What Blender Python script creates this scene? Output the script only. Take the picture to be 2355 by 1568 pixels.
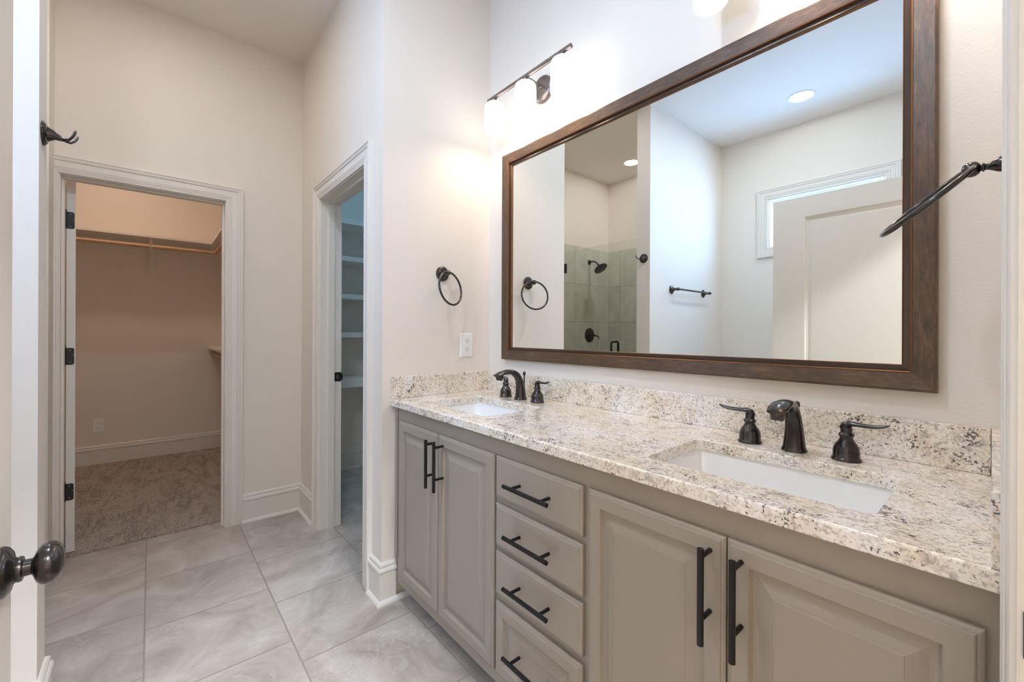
import bpy, math, random
from mathutils import Vector, Matrix
from mathutils.geometry import tessellate_polygon

# ------------------------------------------------------------------ scene, camera, world, exposure
for o in list(bpy.data.objects):
    bpy.data.objects.remove(o, do_unlink=True)
scn = bpy.context.scene
COL = scn.collection
scn.view_settings.view_transform = 'Standard'
scn.view_settings.look = 'None'
scn.view_settings.gamma = 1.0
scn.view_settings.use_curve_mapping = False
scn.view_settings.exposure = 0.30
scn.cycles.max_bounces = 10
scn.cycles.diffuse_bounces = 8
scn.cycles.glossy_bounces = 6
scn.cycles.transparent_max_bounces = 12
scn.cycles.caustics_reflective = False
scn.cycles.caustics_refractive = False
scn.cycles.use_denoising = True
scn.cycles.adaptive_threshold = 0.015
scn.cycles.sample_clamp_indirect = 6.0

EYE = 1.214
FPX, YAW, ROLL, SHY = 975.03, 0.86504839, 0.00405073, -19.036
F = Vector((-math.sin(YAW), math.cos(YAW), 0))
R0 = Vector((math.cos(YAW), math.sin(YAW), 0))
U0 = Vector((0, 0, 1))
RR = math.cos(ROLL) * R0 + math.sin(ROLL) * U0
UU = -math.sin(ROLL) * R0 + math.cos(ROLL) * U0
cam = bpy.data.cameras.new('camera')
cam.sensor_width = 36.0
cam.lens = FPX / 2355 * 36.0
cam.shift_y = SHY / 2355
cam.clip_start = 0.01
camo = bpy.data.objects.new('camera', cam)
COL.objects.link(camo)
M = Matrix((RR, UU, -F)).transposed().to_4x4()
M.translation = Vector((0, 0, EYE))
camo.matrix_world = M
scn.camera = camo

# light levels: sky radiance seen through the window, and emission of every lit fitting
L_SKY = (7.2, 14.0, 25.5)
L_SHADE = (3.7, 3.5, 3.2)
L_BULB = (58.0, 47.0, 37.0)
L_CAN = (110.0, 112.0, 114.0)
L_SHOWER = (114.0, 112.0, 118.0)
L_CLOSET = (94.0, 70.0, 54.0)
L_BEDFILL = (172.0, 184.0, 196.0)
L_VANITYFILL = (210.0, 255.0, 312.0)
L_LINENFILL = (23.0, 56.0, 92.0)
L_HALLFILL = (66.0, 60.0, 52.0)

world = bpy.data.worlds.new('daylight')
scn.world = world
world.use_nodes = True
bg = world.node_tree.nodes['Background']
bg.inputs[0].default_value = (*L_SKY, 1)
bg.inputs[1].default_value = 1.0
# sky-light portal filling the window opening (guides the sampling of the sky only)
pl = bpy.data.lights.new('window_sky_portal', 'AREA')
pl.shape = 'RECTANGLE'; pl.size = 0.80; pl.size_y = 0.43
pl.cycles.is_portal = True
plo = bpy.data.objects.new('window_sky_portal', pl); COL.objects.link(plo)
plo.location = (-1.0275, -1.640, 2.223); plo.rotation_euler = (math.radians(90), 0, 0)

# ------------------------------------------------------------------ mesh helpers
class MB:
    def __init__(s):
        s.v = []; s.f = []; s.sm = []
    def add(s, vs, fs, smooth=False):
        b = len(s.v)
        s.v += [tuple(p) for p in vs]
        for q in fs:
            s.f.append([b + i for i in q]); s.sm.append(smooth)
        return s
    def box(s, x0, x1, y0, y1, z0, z1):
        vs = [(x, y, z) for z in (z0, z1) for y in (y0, y1) for x in (x0, x1)]
        return s.add(vs, [(0, 2, 3, 1), (4, 5, 7, 6), (0, 1, 5, 4), (2, 6, 7, 3), (0, 4, 6, 2), (1, 3, 7, 5)])
    def loft(s, rings, ring_closed=True, cap0=True, cap1=True, path_closed=False, smooth=False):
        n = len(rings[0]); vs = [p for r in rings for p in r]; fs = []
        m = len(rings)
        for i in range(m if path_closed else m - 1):
            a = i * n; b = ((i + 1) % m) * n
            for j in range(n if ring_closed else n - 1):
                k = (j + 1) % n
                fs.append((a + j, a + k, b + k, b + j))
        s.add(vs, fs, smooth)
        base = len(s.v) - len(vs)
        if not path_closed and ring_closed:
            if cap0: s.f.append([base + i for i in reversed(range(n))]); s.sm.append(False)
            if cap1: s.f.append([base + (m - 1) * n + i for i in range(n)]); s.sm.append(False)
        return s
    def tube(s, path, r, seg=14, cap=True, closed=False, smooth=True, up=None, flat=None):
        """round tube along path; r number or list; flat = list of (a,b) half axes"""
        P = [Vector(p) for p in path]; m = len(P); rings = []
        prevn = None
        for i in range(m):
            if closed: t = P[(i + 1) % m] - P[i - 1]
            else: t = P[min(i + 1, m - 1)] - P[max(i - 1, 0)]
            t.normalize()
            if up is not None:
                a = Vector(up).cross(t)
                if a.length < 1e-6: a = t.orthogonal()
                a.normalize()
            elif prevn is None: a = t.orthogonal().normalized()
            else: a = (prevn - t * prevn.dot(t)).normalized()
            prevn = a
            b = t.cross(a)
            if flat: ra, rb = flat[i]
            else:
                ra = r[i] if isinstance(r, (list, tuple)) else r; rb = ra
            rings.append([P[i] + a * (ra * math.cos(2 * math.pi * k / seg)) + b * (rb * math.sin(2 * math.pi * k / seg)) for k in range(seg)])
        return s.loft(rings, True, cap, cap, closed, smooth)
    def lathe(s, prof, o=(0, 0, 0), d=(0, 0, 1), seg=28, smooth=True, sx=1.0):
        """prof list of (radius, height along d)"""
        o = Vector(o); d = Vector(d).normalized(); a = d.orthogonal().normalized(); b = d.cross(a)
        rings = []
        for r, h in prof:
            r = max(r, 1e-5)
            rings.append([o + d * h + a * (r * math.cos(2 * math.pi * k / seg)) + b * (r * math.sin(2 * math.pi * k / seg)) for k in range(seg)])
        return s.loft(rings, True, True, True, False, smooth)
    def build(s, name, mat, parent=None, world=True, bevel=0.0, weld=False, autosmooth=True):
        off = Vector((0, 0, 0))
        if parent is not None and world:
            off = Vector(parent.location)
            p = parent.parent
            while p is not None:
                off = off + Vector(p.location); p = p.parent
        me = bpy.data.meshes.new(name)
        me.from_pydata([tuple(Vector(p) - off) for p in s.v], [], s.f)
        me.validate()
        import bmesh
        bm = bmesh.new(); bm.from_mesh(me)
        if weld: bmesh.ops.remove_doubles(bm, verts=bm.verts, dist=1e-6)
        bmesh.ops.recalc_face_normals(bm, faces=bm.faces)
        bm.to_mesh(me); bm.free()
        if len(me.polygons) == len(s.sm):
            for p, q in zip(me.polygons, s.sm): p.use_smooth = q
        me.materials.append(mat)
        ob = bpy.data.objects.new(name, me)
        COL.objects.link(ob)
        if parent is not None: ob.parent = parent
        if bevel:
            md = ob.modifiers.new('bevel', 'BEVEL'); md.width = bevel; md.segments = 2; md.limit_method = 'ANGLE'; md.angle_limit = math.radians(50)
        if any(s.sm) and autosmooth:
            try:
                me.set_sharp_from_angle(angle=math.radians(48))
            except Exception: pass
        return ob

def tag(o, label=None, cat=None, group=None, kind=None):
    if label: o['label'] = label
    if cat: o['category'] = cat
    if group: o['group'] = group
    if kind: o['kind'] = kind
    return o
def thing(name, label, cat, loc=(0, 0, 0), rz=0.0, group=None, kind=None):
    o = bpy.data.objects.new(name, None); COL.objects.link(o)
    o.empty_display_size = 0.05
    o.location = loc; o.rotation_euler = (0, 0, rz)
    return tag(o, label, cat, group, kind)
def dup(root, loc, label):
    def rec(o, parent):
        c = o.copy(); COL.objects.link(c)
        if parent is not None: c.parent = parent
        for ch in list(o.children): rec(ch, c)
        return c
    r = rec(root, None); r.location = loc; r['label'] = label
    return r
def struct(name, mb, mat, label, cat, parent=None, **k):
    o = mb.build(name, mat, parent, **k)
    return tag(o, label, cat, kind='structure')

def rrect(x0, x1, y0, y1, r, n=6):
    if r < 1e-5: return [(x0, y0), (x1, y0), (x1, y1), (x0, y1)]
    pts = []
    for cx, cy, a0 in ((x1 - r, y0 + r, -90), (x1 - r, y1 - r, 0), (x0 + r, y1 - r, 90), (x0 + r, y0 + r, 180)):
        for i in range(n + 1):
            a = math.radians(a0 + 90 * i / n)
            pts.append((cx + r * math.cos(a), cy + r * math.sin(a)))
    return pts

def plan_sweep(mb, path, prof, side=1):
    """sweep (offset from wall, height) profile along a plan polyline with mitred corners; offset to the left of the path * side"""
    P = [Vector(p) for p in path]; rings = []
    for i in range(len(P)):
        ns = []
        for a, b in ((i - 1, i), (i, i + 1)):
            if a >= 0 and b < len(P):
                t = (P[b] - P[a]).normalized(); ns.append(Vector((-t.y, t.x)) * side)
        if len(ns) == 2:
            m = ns[0] + ns[1]; m = m / (m.dot(ns[0]))
        else: m = ns[0]
        rings.append([(P[i].x + m.x * o, P[i].y + m.y * o, z) for o, z in prof])
    mb.loft(rings)
    return mb

BASEP = [(0, 0), (0.014, 0), (0.014, 0.128), (0.0115, 0.131), (0.0115, 0.134), (0.017, 0.137), (0.019, 0.143), (0.0185, 0.150), (0.015, 0.156),
         (0.0105, 0.159), (0.0105, 0.162), (0.0125, 0.165), (0.0125, 0.170), (0.010, 0.175), (0.006, 0.179), (0, 0.180)]
SHOEP = [(0.012, 0), (0.030, 0), (0.0295, 0.006), (0.027, 0.011), (0.023, 0.015), (0.018, 0.018), (0.012, 0.019)]
CASEP = [(0, 0), (0, 0.009), (0.003, 0.0115), (0.008, 0.0115), (0.010, 0.0090), (0.012, 0.0120), (0.017, 0.0130), (0.019, 0.0105), (0.021, 0.0135), (0.026, 0.0145), (0.028, 0.0120),
         (0.030, 0.0145), (0.056, 0.0160), (0.058, 0.0135), (0.061, 0.0135), (0.063, 0.0190), (0.070, 0.0215), (0.074, 0.0185), (0.077, 0.0185), (0.080, 0.0230), (0.086, 0.0235), (0.089, 0.0215), (0.089, 0)]
def casing(mb, s0, s1, H, fn, prof=CASEP, z0=0.0, closed=False, B=None):
    rings = []
    if closed:
        st = lambda o: [(s0 - o, B - o), (s0 - o, H + o), (s1 + o, H + o), (s1 + o, B - o)]
    else:
        st = lambda o: [(s0 - o, z0), (s0 - o, H + o), (s1 + o, H + o), (s1 + o, z0)]
    for k in range(4):
        rings.append([fn(*st(o)[k], t) for o, t in prof])
    mb.loft(rings, True, True, True, closed)
    return mb

# ------------------------------------------------------------------ materials
def mat(name):
    m = bpy.data.materials.new(name); m.use_nodes = True
    nt = m.node_tree; b = nt.nodes['Principled BSDF']
    return m, nt, b
def lin(r, g, b):
    f = lambda c: (c / 255 / 12.92) if c / 255 <= 0.04045 else ((c / 255 + 0.055) / 1.055) ** 2.4
    return (f(r), f(g), f(b), 1)
def N(nt, t, **kw):
    n = nt.nodes.new(t)
    for k, v in kw.items():
        if hasattr(n, k): setattr(n, k, v)
    return n
def noise(nt, scale, detail=2, rough=0.5, dist=0.0, vec=None):
    n = N(nt, 'ShaderNodeTexNoise'); n.inputs['Scale'].default_value = scale; n.inputs['Detail'].default_value = detail
    n.inputs['Roughness'].default_value = rough; n.inputs['Distortion'].default_value = dist
    if vec: nt.links.new(vec, n.inputs['Vector'])
    return n
def ramp(nt, fac, stops):
    r = N(nt, 'ShaderNodeValToRGB'); el = r.color_ramp.elements
    while len(el) < len(stops): el.new(0.5)
    for e, (p, c) in zip(el, stops):
        e.position = p; e.color = c if len(c) == 4 else (*c, 1)
    nt.links.new(fac, r.inputs['Fac']); return r
def mixc(nt, fac, a, b, mode='MIX'):
    n = N(nt, 'ShaderNodeMix'); n.data_type = 'RGBA'; n.blend_type = mode
    for sock, val in ((n.inputs[0], fac), (n.inputs[6], a), (n.inputs[7], b)):
        if hasattr(val, 'is_linked') or hasattr(val, 'links'): nt.links.new(val, sock)
        else: sock.default_value = val
    return n.outputs[2]
def math_n(nt, op, a, b=None, c=None):
    n = N(nt, 'ShaderNodeMath'); n.operation = op
    for i, v in enumerate((a, b, c)):
        if v is None: continue
        if hasattr(v, 'links'): nt.links.new(v, n.inputs[i])
        else: n.inputs[i].default_value = v
    return n.outputs[0]
def bump(nt, b, h, strength, dist):
    n = N(nt, 'ShaderNodeBump'); n.inputs['Strength'].default_value = strength; n.inputs['Distance'].default_value = dist
    nt.links.new(h, n.inputs['Height']); nt.links.new(n.outputs[0], b.inputs['Normal']); return n
def pos(nt): return N(nt, 'ShaderNodeNewGeometry').outputs['Position']

def paint(name, col, rough, tex=0.0, scale=220):
    m, nt, b = mat(name)
    b.inputs['Base Color'].default_value = col; b.inputs['Roughness'].default_value = rough
    b.inputs['Specular IOR Level'].default_value = 0.4
    p = pos(nt)
    nz = noise(nt, scale, 3, 0.55, 0.2, p)
    if tex: bump(nt, b, nz.outputs[0], tex, 0.0012)
    big = noise(nt, 2.2, 2, 0.5, 0, p)
    c = mixc(nt, math_n(nt, 'MULTIPLY', big.outputs[0], 0.06), col, (col[0] * 0.9, col[1] * 0.9, col[2] * 0.9, 1))
    nt.links.new(c, b.inputs['Base Color'])
    return m
WALL = paint('greige_wall_paint', lin(230, 222, 212), 0.62, 0.55, 150)
CEIL = paint('ceiling_paint', lin(232, 226, 220), 0.8, 0.15, 220)
TRIM = paint('white_trim_paint', lin(228, 222, 214), 0.34, 0.03, 60)
CLOSETW = WALL
CAB = paint('taupe_cabinet_paint', lin(158, 149, 137), 0.36, 0.04, 120)
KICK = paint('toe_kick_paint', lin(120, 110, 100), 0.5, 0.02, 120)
WHITEPL = paint('white_plastic', lin(240, 238, 234), 0.3, 0.0)
SHELFP = paint('shelf_paint', lin(236, 231, 224), 0.4, 0.02, 80)

def bronze():
    m, nt, b = mat('oil_rubbed_bronze')
    n = noise(nt, 14, 4, 0.6, 0.4, pos(nt))
    r = ramp(nt, n.outputs[0], [(0.36, (0.040, 0.036, 0.035)), (0.60, (0.066, 0.057, 0.053)), (0.78, (0.120, 0.072, 0.052))])
    nt.links.new(r.outputs[0], b.inputs['Base Color'])
    b.inputs['Metallic'].default_value = 0.85; b.inputs['Roughness'].default_value = 0.22
    b.inputs['Coat Weight'].default_value = 0.35; b.inputs['Coat Roughness'].default_value = 0.12
    return m
BRONZE = bronze()
m, nt, b = mat('matte_black_metal'); BLACK = m
b.inputs['Base Color'].default_value = (0.012, 0.011, 0.011, 1); b.inputs['Roughness'].default_value = 0.38; b.inputs['Metallic'].default_value = 0.3
m, nt, b = mat('dark_slot'); SLOT = m
b.inputs['Base Color'].default_value = (0.02, 0.02, 0.02, 1); b.inputs['Roughness'].default_value = 0.6
m, nt, b = mat('pewter_metal'); PEWTER = m
b.inputs['Base Color'].default_value = (0.24, 0.21, 0.20, 1); b.inputs['Roughness'].default_value = 0.32; b.inputs['Metallic'].default_value = 0.9
m, nt, b = mat('white_porcelain'); PORC = m
b.inputs['Base Color'].default_value = (0.88, 0.88, 0.87, 1); b.inputs['Roughness'].default_value = 0.08
b.inputs['Coat Weight'].default_value = 0.4; b.inputs['Coat Roughness'].default_value = 0.03

def emis(name, col, s=1.0):
    m = bpy.data.materials.new(name); m.use_nodes = True; nt = m.node_tree; nt.nodes.clear()
    e = N(nt, 'ShaderNodeEmission'); e.inputs[0].default_value = (*col, 1); e.inputs[1].default_value = s
    o = N(nt, 'ShaderNodeOutputMaterial'); nt.links.new(e.outputs[0], o.inputs[0]); return m
SHADE = emis('lit_opal_glass', L_SHADE)
DIMSHADE = emis('dim_opal_glass', (0.92, 0.89, 0.86))
CANL = emis('lit_downlight_lens', L_CAN)
SHOWL = emis('lit_shower_lens', L_SHOWER)
CLOSL = emis('lit_closet_lens', L_CLOSET)
VANFILL = emis('lit_vanity_lens', L_VANITYFILL)
HALLFILL = emis('lit_hall_lens', L_HALLFILL)
BULBL = emis('lit_bulb', L_BULB)
LINENFILL = emis('lit_linen_lens', L_LINENFILL)
BEDFILL = emis('lit_bedroom_lens', L_BEDFILL)

def mirror_mat():
    m = bpy.data.materials.new('mirror_silver'); m.use_nodes = True; nt = m.node_tree; nt.nodes.clear()
    g = N(nt, 'ShaderNodeBsdfGlossy'); g.inputs['Color'].default_value = (0.90, 0.93, 0.91, 1); g.inputs['Roughness'].default_value = 0.0
    o = N(nt, 'ShaderNodeOutputMaterial'); nt.links.new(g.outputs[0], o.inputs[0]); return m
MIRROR = mirror_mat()
def thin_glass(name, tint):
    m = bpy.data.materials.new(name); m.use_nodes = True; nt = m.node_tree; nt.nodes.clear()
    t = N(nt, 'ShaderNodeBsdfTransparent'); t.inputs[0].default_value = (*tint, 1)
    g = N(nt, 'ShaderNodeBsdfGlossy'); g.inputs['Roughness'].default_value = 0.0
    lw = N(nt, 'ShaderNodeLayerWeight'); lw.inputs[0].default_value = 0.5
    fr = math_n(nt, 'MULTIPLY_ADD', math_n(nt, 'POWER', lw.outputs['Facing'], 5.0), 0.55, 0.022)
    mx = N(nt, 'ShaderNodeMixShader'); nt.links.new(fr, mx.inputs[0]); nt.links.new(t.outputs[0], mx.inputs[1]); nt.links.new(g.outputs[0], mx.inputs[2])
    o = N(nt, 'ShaderNodeOutputMaterial'); nt.links.new(mx.outputs[0], o.inputs[0]); return m
GLASS = thin_glass('shower_glass', (0.953, 0.976, 0.960))
WGLASS = thin_glass('window_glass', (0.97, 0.99, 1.0))
EDGEG = thin_glass('glass_edge', (0.35, 0.55, 0.48))

def granite():
    m, nt, b = mat('speckled_granite')
    p = pos(nt)
    base = noise(nt, 9, 4, 0.6, 0.6, p)
    c0 = ramp(nt, base.outputs[0], [(0.28, lin(230, 217, 199)), (0.44, lin(241, 233, 220)), (0.58, lin(245, 241, 236)), (0.74, lin(230, 224, 220))])
    warm = noise(nt, 2.6, 3, 0.55, 1.0, p)
    wf = ramp(nt, warm.outputs[0], [(0.44, (0, 0, 0)), (0.62, (1, 1, 1))])
    cw = mixc(nt, math_n(nt, 'MULTIPLY', wf.outputs[0], 0.42), c0.outputs[0], lin(230, 212, 182))
    # warm tan crystals
    tan = noise(nt, 70, 3, 0.6, 0.5, p)
    f1 = ramp(nt, tan.outputs[0], [(0.54, (0, 0, 0)), (0.68, (1, 1, 1))])
    c1 = mixc(nt, math_n(nt, 'MULTIPLY', f1.outputs[0], 0.55), cw, lin(196, 172, 144))
    # grey-mauve patches
    gry = noise(nt, 55, 4, 0.65, 0.8, p); msk = noise(nt, 7, 3, 0.6, 0.8, p)
    f2 = ramp(nt, gry.outputs[0], [(0.50, (0, 0, 0)), (0.62, (1, 1, 1))])
    f2m = ramp(nt, msk.outputs[0], [(0.40, (0.22,) * 3), (0.60, (1, 1, 1))])
    c2 = mixc(nt, math_n(nt, 'MULTIPLY', math_n(nt, 'MULTIPLY', f2.outputs[0], f2m.outputs[0]), 0.52), c1, lin(142, 132, 132))
    # dark specks
    sp = noise(nt, 185, 3, 0.6, 0.3, p); msk2 = noise(nt, 12, 4, 0.65, 1.4, p)
    sg = noise(nt, 150, 3, 0.6, 0.2, p)
    f5 = ramp(nt, sg.outputs[0], [(0.535, (0, 0, 0)), (0.615, (1, 1, 1))])
    c2 = mixc(nt, math_n(nt, 'MULTIPLY', f5.outputs[0], 0.46), c2, lin(138, 122, 114))
    th = math_n(nt, 'ADD', sp.outputs[0], math_n(nt, 'MULTIPLY', math_n(nt, 'SUBTRACT', msk2.outputs[0], 0.5), 0.80))
    f3 = ramp(nt, th, [(0.620, (0, 0, 0)), (0.690, (1, 1, 1))])
    c3 = mixc(nt, math_n(nt, 'MULTIPLY', f3.outputs[0], 0.88), c2, lin(56, 43, 44))
    # burgundy flecks
    rd = noise(nt, 85, 2, 0.5, 0.0, p)
    f4 = ramp(nt, rd.outputs[0], [(0.70, (0, 0, 0)), (0.75, (1, 1, 1))])
    c4 = mixc(nt, math_n(nt, 'MULTIPLY', f4.outputs[0], 0.7), c3, lin(104, 66, 66))
    nt.links.new(c4, b.inputs['Base Color'])
    b.inputs['Roughness'].default_value = 0.16; b.inputs['Coat Weight'].default_value = 0.25; b.inputs['Coat Roughness'].default_value = 0.05
    return m
GRANITE = granite()

def tile_mat(name, ax_u, ax_v, u0, v0, T, shift, cols, grout, gw, rough, bmp):
    """square tile laid out in world metres: joint at u0/v0, every row shifted"""
    m, nt, b = mat(name)
    p = pos(nt); s = N(nt, 'ShaderNodeSeparateXYZ'); nt.links.new(p, s.inputs[0])
    u = s.outputs[ax_u]; v = s.outputs[ax_v]
    vv = math_n(nt, 'DIVIDE', math_n(nt, 'SUBTRACT', v, v0), T); row = math_n(nt, 'FLOOR', vv)
    uu = math_n(nt, 'DIVIDE', math_n(nt, 'SUBTRACT', math_n(nt, 'SUBTRACT', u, u0), math_n(nt, 'MULTIPLY', row, shift)), T)
    colr = math_n(nt, 'FLOOR', uu)
    def edge(x):
        fr = math_n(nt, 'FRACT', x)
        return math_n(nt, 'MINIMUM', fr, math_n(nt, 'SUBTRACT', 1.0, fr))
    e = math_n(nt, 'MULTIPLY', math_n(nt, 'MINIMUM', edge(uu), edge(vv)), T)
    g = math_n(nt, 'LESS_THAN', e, gw / 2)
    soft = N(nt, 'ShaderNodeMapRange'); soft.inputs['From Min'].default_value = gw / 2 - 0.0008; soft.inputs['From Max'].default_value = gw / 2 + 0.0018
    nt.links.new(e, soft.inputs['Value'])
    comb = N(nt, 'ShaderNodeCombineXYZ'); nt.links.new(colr, comb.inputs[0]); nt.links.new(row, comb.inputs[1])
    wn = N(nt, 'ShaderNodeTexWhiteNoise'); wn.noise_dimensions = '3D'; nt.links.new(comb.outputs[0], wn.inputs['Vector'])
    off = N(nt, 'ShaderNodeVectorMath'); off.operation = 'MULTIPLY_ADD'
    nt.links.new(wn.outputs['Color'], off.inputs[0]); off.inputs[1].default_value = (7, 7, 7); nt.links.new(p, off.inputs[2])
    big = noise(nt, 3.2, 6, 0.62, 1.6, off.outputs[0])
    c = ramp(nt, big.outputs[0], [(0.28, cols[0]), (0.45, cols[1]), (0.58, cols[2]), (0.74, cols[3])])
    # pale wandering veins
    vn = noise(nt, 5.0, 5, 0.6, 2.2, off.outputs[0])
    vfac = ramp(nt, math_n(nt, 'ABSOLUTE', math_n(nt, 'SUBTRACT', vn.outputs[0], 0.5)), [(0.0, (1, 1, 1)), (0.022, (0, 0, 0))])
    pat = noise(nt, 4.0, 3, 0.5, 0.5, off.outputs[0])
    pf = ramp(nt, pat.outputs[0], [(0.48, (0, 0, 0)), (0.62, (1, 1, 1))])
    c2 = mixc(nt, math_n(nt, 'MULTIPLY', math_n(nt, 'MULTIPLY', vfac.outputs[0], pf.outputs[0]), 0.30), c.outputs[0], cols[4])
    val = math_n(nt, 'MULTIPLY_ADD', wn.outputs['Value'], 0.10, 0.95)
    hs = N(nt, 'ShaderNodeHueSaturation'); nt.links.new(c2, hs.inputs['Color']); nt.links.new(val, hs.inputs['Value'])
    cf = mixc(nt, soft.outputs[0], grout, hs.outputs[0])
    nt.links.new(cf, b.inputs['Base Color'])
    b.inputs['Roughness'].default_value = rough
    h = math_n(nt, 'ADD', soft.outputs[0], math_n(nt, 'MULTIPLY', big.outputs[0], 0.25))
    bump(nt, b, h, bmp, 0.0012)
    return m
FLOORT = tile_mat('slate_look_floor_tile', 0, 1, -2.27, -0.0155, 0.4430, 0.142,
                  [lin(154, 145, 136), lin(176, 167, 159), lin(189, 181, 174), lin(203, 197, 192), lin(222, 218, 214)], lin(150, 142, 134), 0.0045, 0.38, 0.35)
SHT_S = tile_mat('shower_tile_side', 1, 2, -0.89, 1.343, 0.4315, 0.0,
                 [lin(184, 182, 170), lin(196, 194, 183), lin(204, 202, 192), lin(212, 210, 201), lin(222, 220, 212)], lin(148, 146, 136), 0.004, 0.4, 0.2)
SHT_B = tile_mat('shower_tile_back', 0, 2, -3.04, 1.343, 0.4315, 0.0,
                 [lin(184, 182, 170), lin(196, 194, 183), lin(204, 202, 192), lin(212, 210, 201), lin(222, 220, 212)], lin(148, 146, 136), 0.004, 0.4, 0.2)

def carpet():
    m, nt, b = mat('taupe_carpet')
    p = pos(nt)
    fine = noise(nt, 130, 4, 0.75, 0.6, p); mid = noise(nt, 45, 3, 0.6, 0.4, p)
    sc = N(nt, 'ShaderNodeMapping'); sc.inputs['Scale'].default_value = (1.5, 5.5, 1); sc.inputs['Rotation'].default_value = (0, 0, 0.55); nt.links.new(p, sc.inputs[0])
    trk = noise(nt, 1.7, 4, 0.6, 1.6, sc.outputs[0])
    c = ramp(nt, fine.outputs[0], [(0.38, lin(84, 71, 59)), (0.50, lin(150, 134, 118)), (0.62, lin(220, 205, 189))])
    t = ramp(nt, trk.outputs[0], [(0.40, (0, 0, 0)), (0.56, (1, 1, 1))])
    c2 = mixc(nt, math_n(nt, 'MULTIPLY', t.outputs[0], 0.42), c.outputs[0], lin(216, 203, 188))
    nt.links.new(c2, b.inputs['Base Color']); b.inputs['Roughness'].default_value = 0.95
    b.inputs['Sheen Weight'].default_value = 0.2
    bump(nt, b, math_n(nt, 'ADD', fine.outputs[0], mid.outputs[0]), 1.0, 0.007)
    return m
CARPET = carpet()

def wood(name, axis, c_dark, c_light, rough=0.45, scale=1.0):
    m, nt, b = mat(name)
    mp = N(nt, 'ShaderNodeMapping'); s = [60 * scale, 60 * scale, 60 * scale]; s[axis] = 2.5 * scale
    mp.inputs['Scale'].default_value = s; nt.links.new(pos(nt), mp.inputs[0])
    n = noise(nt, 1.0, 4, 0.6, 0.3, mp.outputs[0])
    r = ramp(nt, n.outputs[0], [(0.3, c_dark), (0.7, c_light)])
    nt.links.new(r.outputs[0], b.inputs['Base Color']); b.inputs['Roughness'].default_value = rough
    return m
OAK_Y = wood('oak_rod_long', 1, lin(190, 152, 116), lin(212, 178, 144))
OAK_X = wood('oak_rod_cross', 0, lin(190, 152, 116), lin(212, 178, 144))
def frame_mat(name, axis):
    m, nt, b = mat(name)
    mp = N(nt, 'ShaderNodeMapping'); s = [150.0, 150.0, 150.0]; s[axis] = 28.0
    mp.inputs['Scale'].default_value = s; nt.links.new(pos(nt), mp.inputs[0])
    n = noise(nt, 1.0, 4, 0.65, 0.3, mp.outputs[0]); blot = noise(nt, 9, 4, 0.6, 0.5, pos(nt))
    r = ramp(nt, n.outputs[0], [(0.28, lin(66, 50, 38)), (0.55, lin(92, 70, 52)), (0.75, lin(118, 90, 66))])
    bl = ramp(nt, blot.outputs[0], [(0.42, (0, 0, 0)), (0.66, (1, 1, 1))])
    c = mixc(nt, math_n(nt, 'MULTIPLY', bl.outputs[0], 0.55), r.outputs[0], lin(64, 52, 42))
    nt.links.new(c, b.inputs['Base Color']); b.inputs['Roughness'].default_value = 0.36; b.inputs['Metallic'].default_value = 0.2
    b.inputs['Coat Weight'].default_value = 0.22; b.inputs['Coat Roughness'].default_value = 0.22
    bump(nt, b, n.outputs[0], 0.08, 0.0006)
    return m
FR_H = frame_mat('bronzed_wood_horizontal', 0)
FR_V = frame_mat('bronzed_wood_vertical', 2)
m, nt, b = mat('rubbed_gilt_edge'); GILT = m
b.inputs['Base Color'].default_value = lin(128, 88, 56); b.inputs['Metallic'].default_value = 0.5; b.inputs['Roughness'].default_value = 0.35
m, nt, b = mat('dark_inner_lip'); LIP = m
b.inputs['Base Color'].default_value = lin(70, 56, 46); b.inputs['Metallic'].default_value = 0.25; b.inputs['Roughness'].default_value = 0.3

# ------------------------------------------------------------------ room dimensions (metres)
CZ = 3.048
YV = 1.393          # vanity wall face
XL = -1.823         # vanity side wall face
YP = 0.79           # linen closet wall face
XC = -3.159         # closet wall face
XR = 0.006          # entry wall face
SX0, SX1, SY = -1.98, -1.86, -0.253   # stub wall
YB = -1.53          # back wall face
XS = -3.22          # shower side wall face
TH = 0.115

# ---- floor / ceiling
struct('floor', MB().box(-3.262, XR + 0.06, -1.66, 2.30, -0.06, 0.0), FLOORT, 'grey slate-look square tile floor laid in a stepped bond', 'floor')
cp = MB().box(-5.36, -3.262, -1.4, 0.76, -0.06, 0.012)
tag(cp.build('carpet', CARPET), 'taupe cut-pile carpet on the walk-in closet floor', 'carpet', kind='stuff')
struct('ceiling', MB().box(-5.5, 3.2, -1.7, 2.35, CZ, CZ + 0.08), CEIL, 'flat painted ceiling over bathroom, shower and closets', 'ceiling')

# ---- walls
struct('wall_vanity', MB().box(-1.938, 3.2, YV, YV + TH, 0, CZ), WALL, 'pale greige wall behind mirror and vanity', 'wall')
mb = MB().box(-1.938, XL, YP + TH, YV, 0, CZ)
struct('wall_vanity_side', mb, WALL, 'short pale wall at vanity end holding towel ring and outlet', 'wall')
PX0, PX1, PH = -2.732, -2.025, 2.02      # linen door clear opening
PT = YP + 0.125
mb = MB().box(-3.274, PX0 - 0.02, YP, PT, 0, CZ); mb.box(PX1 + 0.02, XL, YP, PT if False else YP + TH, 0, CZ); mb.box(PX0 - 0.02, PX1 + 0.02, YP, PT, PH + 0.02, CZ)
struct('wall_linen', mb, WALL, 'pale wall around the linen closet doorway', 'wall')
CY0, CY1, CH = -0.355, 0.350, 2.02       # walk-in closet clear opening
mb = MB().box(XC - TH, XC, -0.60, CY0 - 0.02, 0, CZ); mb.box(XC - TH, XC, CY1 + 0.02, YP, 0, CZ); mb.box(XC - TH, XC, CY0 - 0.02, CY1 + 0.02, CH + 0.02, CZ)
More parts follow.
